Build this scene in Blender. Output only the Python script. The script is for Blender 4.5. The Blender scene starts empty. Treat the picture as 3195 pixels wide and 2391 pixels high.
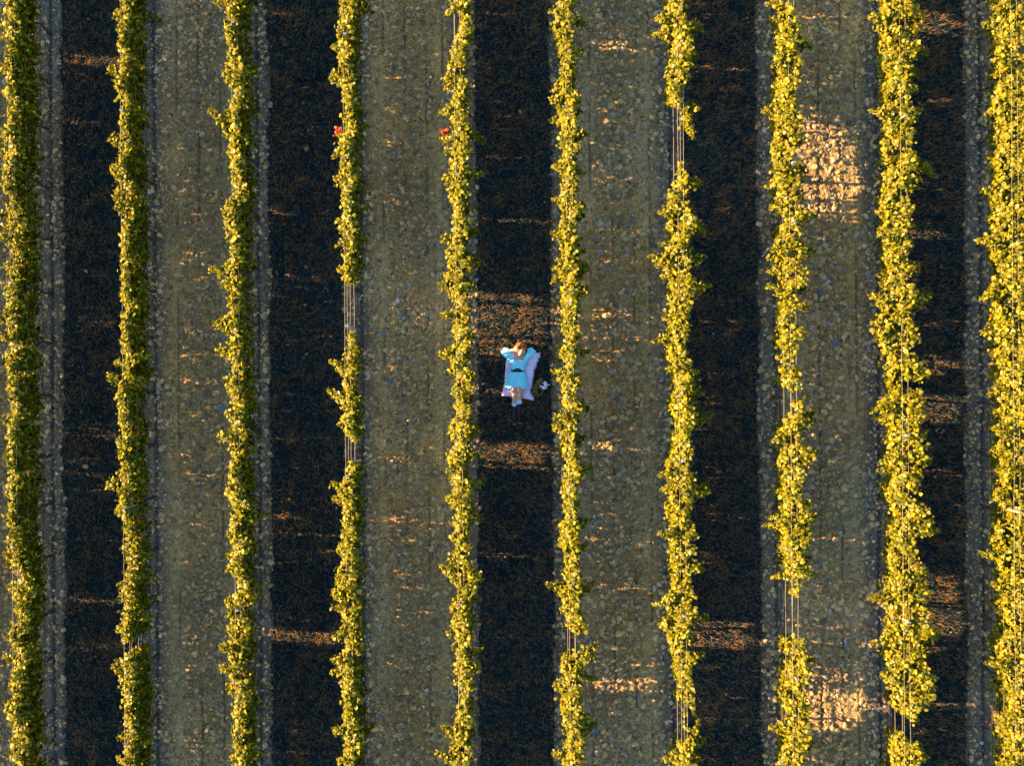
import bpy, math, random
import numpy as np
from mathutils import Vector, Matrix

rng = np.random.default_rng(11)
random.seed(5)
scene = bpy.context.scene
COL = scene.collection
R = math.radians

# ------------------------------------------------------------------ camera geometry
H = 23.5                      # drone height over the lane
S = 146.46                    # photograph pixels per metre on the ground
FPX = S * H
CX, CY = 1597.5, 1195.5
ROLL = -0.0066

def world(u, v, z=0.0):
    """a point of the photograph (3195 px wide) that lies at height z"""
    xc = (u - CX) / FPX * (H - z)
    yc = -(v - CY) / FPX * (H - z)
    c, s = math.cos(ROLL), math.sin(ROLL)
    return (c * xc - s * yc, s * xc + c * yc)

X0 = [0, 800, 1600, 2395]
Y0 = [0, 600, 1200, 1791]
def tile(ti, tj, x, y):
    k = 2.7588 if tj < 3 else 1.586
    return X0[ti] + x / k, Y0[tj] + y / k

ROWX = [0.06 + (i - 4.5) * 2.2 for i in range(-2, 11)]      # the first two rows stand unseen beyond the edge, added for their shade
SUN_EL, SUN_AZ = R(20.5), R(3.2)
YEXT = 9.7

# ------------------------------------------------------------------ helpers
_T = np.random.default_rng(3).random((256, 256))
def vnoise(x, y, scale, seed=0):
    x = np.asarray(x) / scale + seed * 17.37
    y = np.asarray(y) / scale + seed * 9.11
    xi, yi = np.floor(x).astype(int), np.floor(y).astype(int)
    fx, fy = x - xi, y - yi
    fx, fy = fx * fx * (3 - 2 * fx), fy * fy * (3 - 2 * fy)
    g = lambda a, b: _T[a % 256, b % 256]
    return ((g(xi, yi) * (1 - fx) + g(xi + 1, yi) * fx) * (1 - fy)
            + (g(xi, yi + 1) * (1 - fx) + g(xi + 1, yi + 1) * fx) * fy)

def mesh_np(name, V, F, colors=None, smooth=False):
    V = np.ascontiguousarray(V, dtype=np.float32)
    F = np.ascontiguousarray(F, dtype=np.int32)
    me = bpy.data.meshes.new(name)
    me.vertices.add(len(V))
    me.vertices.foreach_set('co', V.ravel())
    m, k = F.shape
    me.loops.add(m * k)
    me.loops.foreach_set('vertex_index', F.ravel())
    me.polygons.add(m)
    me.polygons.foreach_set('loop_start', np.arange(0, m * k, k, dtype=np.int32))
    me.polygons.foreach_set('use_smooth', np.full(m, smooth))
    me.update(calc_edges=True)
    me.validate()
    if colors is not None:
        a = me.color_attributes.new('tint', 'FLOAT_COLOR', 'POINT')
        c = np.ones((len(V), 4), dtype=np.float32)
        c[:, :3] = colors
        a.data.foreach_set('color', c.ravel())
    return me

def link(name, me, mat, parent=None, smooth=None):
    o = bpy.data.objects.new(name, me)
    COL.objects.link(o)
    if mat is not None and me is not None and len(me.materials) == 0:
        me.materials.append(mat)
    if smooth is not None:
        me.polygons.foreach_set('use_smooth', np.full(len(me.polygons), smooth))
    if parent is not None:
        o.parent = parent
    return o

def tag(o, label=None, cat=None, group=None, kind=None):
    if label: o['label'] = label
    if cat: o['category'] = cat
    if group: o['group'] = group
    if kind: o['kind'] = kind
    return o

def empty(name, loc):
    o = bpy.data.objects.new(name, None)
    COL.objects.link(o)
    o.location = loc
    o.empty_display_size = 0.1
    return o

class MB:
    """collects verts and faces of one mesh"""
    def __init__(s): s.v, s.f = [], []
    def add(s, v, f):
        b = len(s.v); s.v += [tuple(p) for p in v]; s.f += [tuple(i + b for i in q) for q in f]
    def rings(s, rings, cap=True, closed=True):
        n = len(rings[0]); b = len(s.v)
        for r in rings: s.v += [tuple(p) for p in r]
        for i in range(len(rings) - 1):
            for j in range(n if closed else n - 1):
                k = (j + 1) % n
                s.f.append((b + i * n + j, b + i * n + k, b + (i + 1) * n + k, b + (i + 1) * n + j))
        if cap:
            for i, flip in ((0, True), (len(rings) - 1, False)):
                c = len(s.v)
                s.v.append(tuple(np.mean(np.array(rings[i]), axis=0)))
                for j in range(n):
                    a, d = b + i * n + j, b + i * n + (j + 1) % n
                    s.f.append((c, d, a) if flip else (c, a, d))
    def tube(s, pts, rad, n=8, flat=1.0, up=(0, 0, 1), round_ends=False):
        """tube along pts; rad per point or one number; flat scales the radius along 'up'"""
        P = [Vector(p) for p in pts]
        Rr = [rad] * len(P) if isinstance(rad, (int, float)) else list(rad)
        if round_ends:
            d0 = (P[0] - P[1]).normalized(); d1 = (P[-1] - P[-2]).normalized()
            r0, r1 = Rr[0], Rr[-1]
            P = [P[0] + d0 * r0 * .95, P[0] + d0 * r0 * .7] + P + [P[-1] + d1 * r1 * .7, P[-1] + d1 * r1 * .95]
            Rr = [r0 * .3, r0 * .72] + Rr + [r1 * .72, r1 * .3]
        out = []
        for i, p in enumerate(P):
            d = (P[min(i + 1, len(P) - 1)] - P[max(i - 1, 0)]).normalized()
            u = Vector(up)
            if abs(d.dot(u)) > .95: u = Vector((0, 1, 0)) if abs(d.y) < .9 else Vector((1, 0, 0))
            sx = d.cross(u).normalized(); uz = sx.cross(d).normalized()
            out.append([p + sx * math.cos(a) * Rr[i] + uz * math.sin(a) * Rr[i] * flat
                        for a in (2 * math.pi * j / n for j in range(n))])
        s.rings(out)
    def ball(s, c, r, ax=None, n=14):
        """ellipsoid; r = three radii, ax = 3x3 axes rows"""
        c = Vector(c); r = (r, r, r) if isinstance(r, (int, float)) else r
        A = ax or (Vector((1, 0, 0)), Vector((0, 1, 0)), Vector((0, 0, 1)))
        rr = []
        for i in range(1, n):
            t = math.pi * i / n
            rr.append([c + A[0] * (r[0] * math.sin(t) * math.cos(a)) + A[1] * (r[1] * math.sin(t) * math.sin(a)) + A[2] * (-r[2] * math.cos(t))
                       for a in (2 * math.pi * j / (n + 2) for j in range(n + 2))])
        s.rings(rr)
    def mesh(s, name):
        me = bpy.data.meshes.new(name); me.from_pydata(s.v, [], s.f); me.validate(); me.update(); return me

def remesh(mb, name, voxel, smooth_it=3, fac=0.5):
    tmp = bpy.data.objects.new('tmp', mb.mesh('tmp')); COL.objects.link(tmp)
    m = tmp.modifiers.new('r', 'REMESH'); m.mode = 'VOXEL'; m.voxel_size = voxel
    sm = tmp.modifiers.new('s', 'SMOOTH'); sm.iterations = smooth_it; sm.factor = fac
    bpy.context.view_layer.update()
    dg = bpy.context.evaluated_depsgraph_get()
    me = bpy.data.meshes.new_from_object(tmp.evaluated_get(dg))
    me.name = name
    old = tmp.data
    bpy.data.objects.remove(tmp); bpy.data.meshes.remove(old)
    return me

def vcol(me, colors):
    a = me.color_attributes.new('tint', 'FLOAT_COLOR', 'POINT')
    c = np.ones((len(me.vertices), 4), dtype=np.float32); c[:, :3] = colors
    a.data.foreach_set('color', c.ravel())

def verts_of(me):
    a = np.empty(len(me.vertices) * 3, dtype=np.float32); me.vertices.foreach_get('co', a); return a.reshape(-1, 3)

# ------------------------------------------------------------------ materials
def new_mat(name):
    m = bpy.data.materials.new(name); m.use_nodes = True
    nt = m.node_tree; nt.nodes.clear()
    return m, nt, nt.nodes, nt.links

def principled(name, col=None, rough=.8, attr=None, bump=0.0, bscale=60, var=0.0, vscale=8, spec=.3, metal=0.0,
               detail=4.0, bump_kind='noise', bdist=.01):
    m, nt, N, L = new_mat(name)
    out = N.new('ShaderNodeOutputMaterial'); b = N.new('ShaderNodeBsdfPrincipled')
    L.new(b.outputs[0], out.inputs[0])
    b.inputs['Roughness'].default_value = rough
    b.inputs['Specular IOR Level'].default_value = spec
    b.inputs['Metallic'].default_value = metal
    tc = N.new('ShaderNodeTexCoord')
    if attr:
        a = N.new('ShaderNodeAttribute'); a.attribute_name = attr; src = a.outputs['Color']
    else:
        c = N.new('ShaderNodeRGB'); c.outputs[0].default_value = (*col, 1); src = c.outputs[0]
    if var > 0:
        nz = N.new('ShaderNodeTexNoise'); nz.inputs['Scale'].default_value = vscale; nz.inputs['Detail'].default_value = 6
        L.new(tc.outputs['Object'], nz.inputs['Vector'])
        mr = N.new('ShaderNodeMapRange'); mr.inputs['From Min'].default_value = .25; mr.inputs['From Max'].default_value = .75
        mr.inputs['To Min'].default_value = 1 - var; mr.inputs['To Max'].default_value = 1 + var
        L.new(nz.outputs['Fac'], mr.inputs['Value'])
        mx = N.new('ShaderNodeVectorMath'); mx.operation = 'SCALE'
        L.new(src, mx.inputs[0]); L.new(mr.outputs[0], mx.inputs['Scale']); src = mx.outputs[0]
    L.new(src, b.inputs['Base Color'])
    if bump > 0:
        if bump_kind == 'noise':
            t = N.new('ShaderNodeTexNoise'); t.inputs['Scale'].default_value = bscale; t.inputs['Detail'].default_value = detail
            o = t.outputs['Fac']
        else:
            t = N.new('ShaderNodeTexVoronoi'); t.inputs['Scale'].default_value = bscale
            o = t.outputs['Distance']
        L.new(tc.outputs['Object'], t.inputs['Vector'])
        bp = N.new('ShaderNodeBump'); bp.inputs['Strength'].default_value = bump; bp.inputs['Distance'].default_value = bdist
        L.new(o, bp.inputs['Height']); L.new(bp.outputs[0], b.inputs['Normal'])
    return m

def leaf_material(name, trans=.15, gloss=.012):
    m, nt, N, L = new_mat(name)
    out = N.new('ShaderNodeOutputMaterial')
    a = N.new('ShaderNodeAttribute'); a.attribute_name = 'tint'
    d = N.new('ShaderNodeBsdfDiffuse'); t = N.new('ShaderNodeBsdfTranslucent'); g = N.new('ShaderNodeBsdfGlossy')
    g.inputs['Roughness'].default_value = .38
    L.new(a.outputs['Color'], d.inputs['Color'])
    tc = N.new('ShaderNodeVectorMath'); tc.operation = 'MULTIPLY'; tc.inputs[1].default_value = (1.15, 1.1, .6)
    L.new(a.outputs['Color'], tc.inputs[0]); L.new(tc.outputs[0], t.inputs['Color'])
    m1 = N.new('ShaderNodeMixShader'); m1.inputs[0].default_value = trans
    L.new(d.outputs[0], m1.inputs[1]); L.new(t.outputs[0], m1.inputs[2])
    m2 = N.new('ShaderNodeMixShader'); m2.inputs[0].default_value = gloss
    L.new(m1.outputs[0], m2.inputs[1]); L.new(g.outputs[0], m2.inputs[2])
    L.new(m2.outputs[0], out.inputs[0])
    return m

def ground_material():
    m, nt, N, L = new_mat('stony_soil')
    out = N.new('ShaderNodeOutputMaterial'); b = N.new('ShaderNodeBsdfPrincipled')
    b.inputs['Roughness'].default_value = .95; b.inputs['Specular IOR Level'].default_value = .12
    L.new(b.outputs[0], out.inputs[0])
    tc = N.new('ShaderNodeTexCoord'); a = N.new('ShaderNodeAttribute'); a.attribute_name = 'tint'
    v = N.new('ShaderNodeTexVoronoi'); v.inputs['Scale'].default_value = 34; L.new(tc.outputs['Object'], v.inputs['Vector'])
    n1 = N.new('ShaderNodeTexNoise'); n1.inputs['Scale'].default_value = 9; n1.inputs['Detail'].default_value = 8
    L.new(tc.outputs['Object'], n1.inputs['Vector'])
    n2 = N.new('ShaderNodeTexNoise'); n2.inputs['Scale'].default_value = 70; n2.inputs['Detail'].default_value = 5
    L.new(tc.outputs['Object'], n2.inputs['Vector'])
    mr = N.new('ShaderNodeMapRange'); mr.inputs['From Min'].default_value = .3; mr.inputs['From Max'].default_value = .7
    mr.inputs['To Min'].default_value = .7; mr.inputs['To Max'].default_value = 1.3; L.new(n1.outputs['Fac'], mr.inputs['Value'])
    sep = N.new('ShaderNodeSeparateColor'); L.new(v.outputs['Color'], sep.inputs[0])
    mr2 = N.new('ShaderNodeMapRange'); mr2.inputs['To Min'].default_value = .68; mr2.inputs['To Max'].default_value = 1.32
    L.new(sep.outputs[0], mr2.inputs['Value'])
    mu = N.new('ShaderNodeMath'); mu.operation = 'MULTIPLY'; L.new(mr.outputs[0], mu.inputs[0]); L.new(mr2.outputs[0], mu.inputs[1])
    sc = N.new('ShaderNodeVectorMath'); sc.operation = 'SCALE'; L.new(a.outputs['Color'], sc.inputs[0]); L.new(mu.outputs[0], sc.inputs['Scale'])
    L.new(sc.outputs[0], b.inputs['Base Color'])
    inv = N.new('ShaderNodeMath'); inv.operation = 'SUBTRACT'; inv.inputs[0].default_value = 1.0; L.new(v.outputs['Distance'], inv.inputs[1])
    ad = N.new('ShaderNodeMath'); ad.operation = 'ADD'; L.new(inv.outputs[0], ad.inputs[0]); L.new(n2.outputs['Fac'], ad.inputs[1])
    bp = N.new('ShaderNodeBump'); bp.inputs['Strength'].default_value = .8; bp.inputs['Distance'].default_value = .018
    L.new(ad.outputs[0], bp.inputs['Height']); L.new(bp.outputs[0], b.inputs['Normal'])
    return m

M = {}
M['ground'] = ground_material()
M['stone'] = principled('field_stone', attr='tint', rough=.85, bump=.5, bscale=45, var=.18, vscale=20, spec=.2)
M['leaf'] = leaf_material('vine_leaf')
M['grass'] = leaf_material('grass_blade', trans=.5, gloss=.006)
M['wood'] = principled('vine_wood', (0.0583, 0.03975, 0.0265), rough=.9, bump=.8, bscale=40, var=.3, vscale=12)
M['cane'] = principled('vine_cane', (0.1272, 0.0636, 0.0265), rough=.6, var=.25, vscale=30, bump=.2)
M['wire'] = principled('galvanised_wire', (0.265, 0.2226, 0.1166), rough=.6, metal=.0, spec=.5, var=.1, vscale=5)
M['hose'] = principled('drip_hose', (0.053, 0.0265, 0.01855), rough=.5, var=.2, vscale=10)
M['post'] = principled('galvanised_post', (0.2915, 0.2862, 0.265), rough=.45, metal=.4, var=.15, vscale=15, bump=.1)
M['dress'] = principled('pale_blue_cotton', (.24, .82, .90), rough=.85, bump=.75, bscale=14, var=.05, vscale=25, spec=.12, bdist=.03, detail=3)
M['belt'] = principled('black_belt', (.02, .02, .035), rough=.5, var=.2, vscale=60, bump=.2)
M['boot'] = principled('black_boot', (.012, .014, .018), rough=.45, var=.2, vscale=30, bump=.15)
M['sole'] = principled('tan_sole', (.42, .34, .2), rough=.7, var=.15, vscale=50, bump=.1)
M['sock'] = principled('pale_blue_knit', (.42, .68, .82), rough=.9, bump=.6, bscale=180, var=.1, vscale=40, bdist=.004)
M['skin'] = principled('skin', attr='tint', rough=.5, bump=.08, bscale=150, var=.05, vscale=30)
M['hair'] = principled('ginger_hair', (0.465, 0.1425, 0.0225), rough=.45, var=.35, vscale=60, bump=.3, bscale=200)
M['blanket'] = principled('lavender_throw', (.84, .68, .86), rough=.95, bump=.7, bscale=120, var=.1, vscale=14, spec=.1, bdist=.006)
M['fringe'] = principled('pale_fringe', (.8, .72, .84), rough=.95, bump=.4, bscale=200, var=.1, vscale=20)
M['wicker'] = principled('olive_wicker', (0.1802, 0.1272, 0.0265), rough=.7, bump=1.0, bscale=90, var=.35, vscale=45, bump_kind='voronoi')
M['wicker_dark'] = principled('dark_wicker_base', (0.0265, 0.0212, 0.0106), rough=.8, bump=1.0, bscale=90, var=.3, vscale=45, bump_kind='voronoi')
M['grape'] = principled('green_grapes', (0.1378, 0.1272, 0.0159), rough=.35, var=.3, vscale=35, spec=.5)
M['cloth'] = principled('white_cloth', (.8, .82, .84), rough=.9, bump=.4, bscale=150, var=.06, vscale=20)
M['glass'] = principled('dark_glass', (.008, .012, .012), rough=.15, spec=.6, var=.1, vscale=20)
M['blue'] = principled('blue_plastic', (.03, .16, .36), rough=.5, var=.2, vscale=30, bump=.15)

# ------------------------------------------------------------------ ground
def lane_u(x):
    """offset from the middle of the nearest lane, and the lane's index (even = grass)"""
    f = (np.asarray(x) - 0.06) / 2.2 + 4.5            # row i at f = i
    k = np.floor(f).astype(int)
    return (f - k - .5) * 2.2, k

GRASS_HW = .80
def is_grass(x, y):
    u, k = lane_u(x)
    hw = GRASS_HW + (vnoise(x, y, .8, 4) - .5) * .10 + (vnoise(x, y, .09, 6) - .5) * .07
    return (np.mod(k, 2) == 0) & (np.abs(u) < hw)

def smooth(a, b, x):
    t = np.clip((x - a) / (b - a), 0, 1); return t * t * (3 - 2 * t)

def furrow(x):
    """the dark drip line at the foot of the vines and fine cultivator lines"""
    u, k = lane_u(x)
    d_row = np.minimum(np.abs(u + 1.1 - .05), np.abs(u - 1.1 - .05))
    return np.exp(-(d_row / .04) ** 2)

def tills(x, y):
    u, k = lane_u(x)
    t = 0
    for uu, s in ((-.57, 1), (.36, 2), (-.1, 3), (.7, 4)):
        w = vnoise(x * 0 + uu * 7 + k * 3.3, y, .9, s)
        t = t + np.exp(-((u - uu) / .022) ** 2) * smooth(.45, .7, w)
    return np.where(np.mod(k, 2) == 1, t, 0)

def rut(x):
    u, k = lane_u(x)
    r = np.exp(-((np.abs(u) - .60) / .13) ** 2)
    return np.where(np.mod(k, 2) == 1, r, 0)

def gz(x, y):
    x = np.asarray(x, dtype=float); y = np.asarray(y, dtype=float)
    near = smooth(60, 14, np.maximum(np.abs(x), np.abs(y)))
    r = rut(x)
    z = (vnoise(x, y, 1.3, 1) - .5) * .05 + (vnoise(x, y, .3, 2) - .5) * .035 * (1 - .6 * r)
    z = z + (vnoise(x, y, .09, 3) - .5) * .022 * (1 - .7 * r)
    z = z - r * .03 - furrow(x) * .045 - tills(x, y) * .035
    return z * near

def ground_axis(lim, step, far):
    a = np.arange(-lim, lim + step / 2, step)
    out, s, p = [], step, lim
    while p < far:
        s *= 1.6; p += s; out.append(p)
    o = np.array(out)
    return np.concatenate([-o[::-1], a, o])

gx = ground_axis(12.4, .025, 500.0)
gy = ground_axis(9.3, .025, 500.0)
GX, GY = np.meshgrid(gx, gy)
GZ = gz(GX, GY)
gr = is_grass(GX, GY)
u_, k_ = lane_u(GX)
track = np.mod(k_, 2) == 1
n_big = vnoise(GX, GY, 1.8, 7); n_mid = vnoise(GX, GY, .4, 8); n_warm = vnoise(GX, GY, 2.6, 9)
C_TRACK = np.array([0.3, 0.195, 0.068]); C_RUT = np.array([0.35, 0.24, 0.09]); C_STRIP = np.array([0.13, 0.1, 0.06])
C_GROOVE = np.array([0.0159, 0.0159, 0.0159]); C_THATCH = np.array([0.008, 0.017, 0.018])
def L3(a): return a[..., None]
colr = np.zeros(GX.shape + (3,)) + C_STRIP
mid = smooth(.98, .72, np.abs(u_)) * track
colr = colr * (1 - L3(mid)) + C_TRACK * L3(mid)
colr = colr * (1 - L3(rut(GX) * .8)) + C_RUT * L3(rut(GX) * .8)
colr *= L3(.72 + .35 * n_big + .25 * n_mid)
colr *= 1 + L3(n_warm - .5) * np.array([.35, .08, -.35])
darkened = np.clip(furrow(GX) * .6 + tills(GX, GY) * .6, 0, 1)  # vine-foot grooves and cultivator lines take a darker colour
colr = colr * (1 - L3(darkened)) + C_GROOVE * L3(darkened)
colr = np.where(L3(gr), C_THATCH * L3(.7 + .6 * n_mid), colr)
nx, ny = len(gx), len(gy)
idx = np.arange(nx * ny).reshape(ny, nx)
quads = np.stack([idx[:-1, :-1], idx[:-1, 1:], idx[1:, 1:], idx[1:, :-1]], -1)
V = np.stack([GX, GY, GZ], -1).reshape(-1, 3)
Cc = colr.reshape(-1, 3)
cxm = .5 * (gx[:-1] + gx[1:])
uc, kc = lane_u(cxm)
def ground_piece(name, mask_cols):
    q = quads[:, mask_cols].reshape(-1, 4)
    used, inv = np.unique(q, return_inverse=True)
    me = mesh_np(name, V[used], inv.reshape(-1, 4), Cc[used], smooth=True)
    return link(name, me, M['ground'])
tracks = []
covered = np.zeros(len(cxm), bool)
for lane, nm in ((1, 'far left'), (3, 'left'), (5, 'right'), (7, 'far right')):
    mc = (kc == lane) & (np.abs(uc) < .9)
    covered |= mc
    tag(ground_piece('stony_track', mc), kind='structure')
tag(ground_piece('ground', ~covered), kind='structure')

# ------------------------------------------------------------------ gravel (stuff)
def ico():
    t = (1 + 5 ** .5) / 2
    v = np.array([(-1, t, 0), (1, t, 0), (-1, -t, 0), (1, -t, 0), (0, -1, t), (0, 1, t), (0, -1, -t), (0, 1, -t), (t, 0, -1), (t, 0, 1), (-t, 0, -1), (-t, 0, 1)], float)
    v /= np.linalg.norm(v[0])
    f = np.array([(0, 11, 5), (0, 5, 1), (0, 1, 7), (0, 7, 10), (0, 10, 11), (1, 5, 9), (5, 11, 4), (11, 10, 2), (10, 7, 6), (7, 1, 8),
                  (3, 9, 4), (3, 4, 2), (3, 2, 6), (3, 6, 8), (3, 8, 9), (4, 9, 5), (2, 4, 11), (6, 2, 10), (8, 6, 7), (9, 8, 1)])
    return v, f
IV, IF = ico()

def scatter_stones(n):
    x = rng.uniform(-12.2, 12.2, n); y = rng.uniform(-9.2, 9.2, n)
    u, k = lane_u(x)
    tr = np.mod(k, 2) == 1
    p = np.where(tr, .40 + .75 * smooth(.4, .66, vnoise(x, y, .55, 21)) + .4 * (np.abs(u) < .4) * vnoise(x, y, 1.5, 22), .55)
    p = p * (1 - .82 * np.clip(rut(x), 0, 1)) * (1 - .7 * furrow(x))
    p = np.where(is_grass(x, y), 0.0015, p)
    keep = rng.random(n) < p
    x, y = x[keep], y[keep]; n = len(x)
    s = .009 + .0125 * rng.gamma(1.15, 1.0, n); s = np.clip(s, .008, .058)
    s = np.where((x > .6) & (x < 8), s * 1.12, s)
    V = IV[None] * (1 + rng.uniform(-.24, .24, (n, 12, 1)))
    V = V * np.stack([s * rng.uniform(.9, 1.5, n), s * rng.uniform(.75, 1.05, n), s * rng.uniform(.5, .8, n)], -1)[:, None]
    a = rng.uniform(0, 6.28, n); c, sn = np.cos(a)[:, None], np.sin(a)[:, None]
    X = V[..., 0] * c - V[..., 1] * sn + x[:, None]; Y = V[..., 0] * sn + V[..., 1] * c + y[:, None]
    Z = V[..., 2] + (gz(x, y) + s * .22)[:, None]
    base = np.array([0.34, 0.225, 0.085])
    g = rng.uniform(.5, 1.6, n)[:, None]
    col = base * g * (1 + rng.normal(0, .045, (n, 3)))
    cool = rng.random(n) < .22
    col[cool] = np.array([.20, .17, .11]) * g[cool]
    pale = rng.random(n) < .035
    col[pale] = np.array([.46, .34, .19])
    F = (np.arange(n)[:, None, None] * 12 + IF[None]).reshape(-1, 3)
    me = mesh_np('gravel', np.stack([X, Y, Z], -1).reshape(-1, 3), F, np.repeat(np.clip(col, .02, .8), 12, 0), smooth=False)
    return tag(link('gravel', me, M['stone']), 'small stones scattered over the tracks and vine strips', 'gravel', kind='stuff')
scatter_stones(190000)

# ------------------------------------------------------------------ grass (stuff)
def Z1(zx, zy, z=0.0):
    """point of the enlarged view of the person"""
    return world(1500 + zx / 4.596, 1020 + zy / 4.596, z)
BL = [(455, 330), (395, 400), (366, 490), (352, 620), (346, 700), (340, 800), (322, 890), (298, 985)]
BR = [(800, 368), (826, 415), (775, 520), (748, 620), (730, 740), (716, 850), (702, 950), (757, 1056)]
def interp_line(L, n):
    P = np.array(L, float); d = np.concatenate([[0], np.cumsum(np.linalg.norm(np.diff(P, axis=0), axis=1))])
    t = np.linspace(0, d[-1], n)
    return np.stack([np.interp(t, d, P[:, 0]), np.interp(t, d, P[:, 1])], -1)
poly = [Z1(*p, .05) for p in BL + BR[::-1]]
BASKET_C = [(712, 912), (820, 1012), (965, 830), (857, 728)]
bpoly = [Z1(*p, .05) for p in BASKET_C]
def inside(x, y, P):
    c = np.zeros(len(x), bool); j = len(P) - 1
    for i in range(len(P)):
        (xi, yi), (xj, yj) = P[i], P[j]
        t = ((yi > y) != (yj > y)) & (x < (xj - xi) * (y - yi) / (yj - yi + 1e-12) + xi)
        c ^= t; j = i
    return c

def scatter_grass(n):
    x = rng.uniform(-12.2, 12.2, n); y = rng.uniform(-9.2, 9.2, n)
    g = is_grass(x, y)
    edge = smooth(1.02, .80, np.abs(lane_u(x)[0])) * (np.mod(lane_u(x)[1], 2) == 0)
    fringe = (~g) & (rng.random(n) < .012 + .22 * edge * vnoise(x, y, .25, 36))
    dens = .35 + .9 * vnoise(x, y, .22, 31)
    keep = (g & (rng.random(n) < dens)) | fringe
    x, y = x[keep], y[keep]
    k = ~(inside(x, y, poly) | inside(x, y, bpoly))
    x, y = x[k], y[k]; n = len(x)
    dry = rng.random(n) < (.24 + .20 * smooth(.45, .8, vnoise(x, y, .28, 35)))
    th = np.where(dry, rng.normal(0, 1.1, n), vnoise(x, y, .12, 33) * 12 + rng.normal(0, .9, n))
    ln = rng.uniform(.05, .125, n) * (.7 + .6 * vnoise(x, y, .3, 34)) * np.where(dry, 1.35, 1)
    lean = np.where(dry, rng.uniform(.55, 1.15, n), rng.uniform(.6, 1.42, n))
    dx, dy, dz = np.cos(th) * np.sin(lean), np.sin(th) * np.sin(lean), np.cos(lean)
    w = np.where(dry, rng.uniform(.0022, .0038, n), rng.uniform(.005, .009, n))
    px, py = -np.sin(th) * w, np.cos(th) * w
    z0 = gz(x, y) - .005 + np.where(dry, .02, 0)
    # two-segment blade that bends over
    b1 = np.stack([x - px, y - py, z0], -1); b2 = np.stack([x + px, y + py, z0], -1)
    mx, my, mz = x + dx * ln * .5, y + dy * ln * .5, z0 + dz * ln * .6
    m1 = np.stack([mx - px * .8, my - py * .8, mz], -1); m2 = np.stack([mx + px * .8, my + py * .8, mz], -1)
    tip = np.stack([x + dx * ln * 1.15, y + dy * ln * 1.15, z0 + dz * ln * .85], -1)
    V = np.stack([b1, b2, m2, m1, tip], 1).reshape(-1, 3)
    base = np.arange(n)[:, None] * 5
    F = np.concatenate([base + np.array([0, 1, 2]), base + np.array([0, 2, 3]), base + np.array([3, 2, 4])])
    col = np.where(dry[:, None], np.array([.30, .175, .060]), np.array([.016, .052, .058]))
    col *= rng.uniform(.6, 1.4, (n, 1))
    me = mesh_np('grass', V, F, np.repeat(col, 5, 0))
    return tag(link('grass', me, M['grass']), 'short grass growing in lanes between the vine rows', 'grass', kind='stuff')
scatter_grass(900000)
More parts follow.
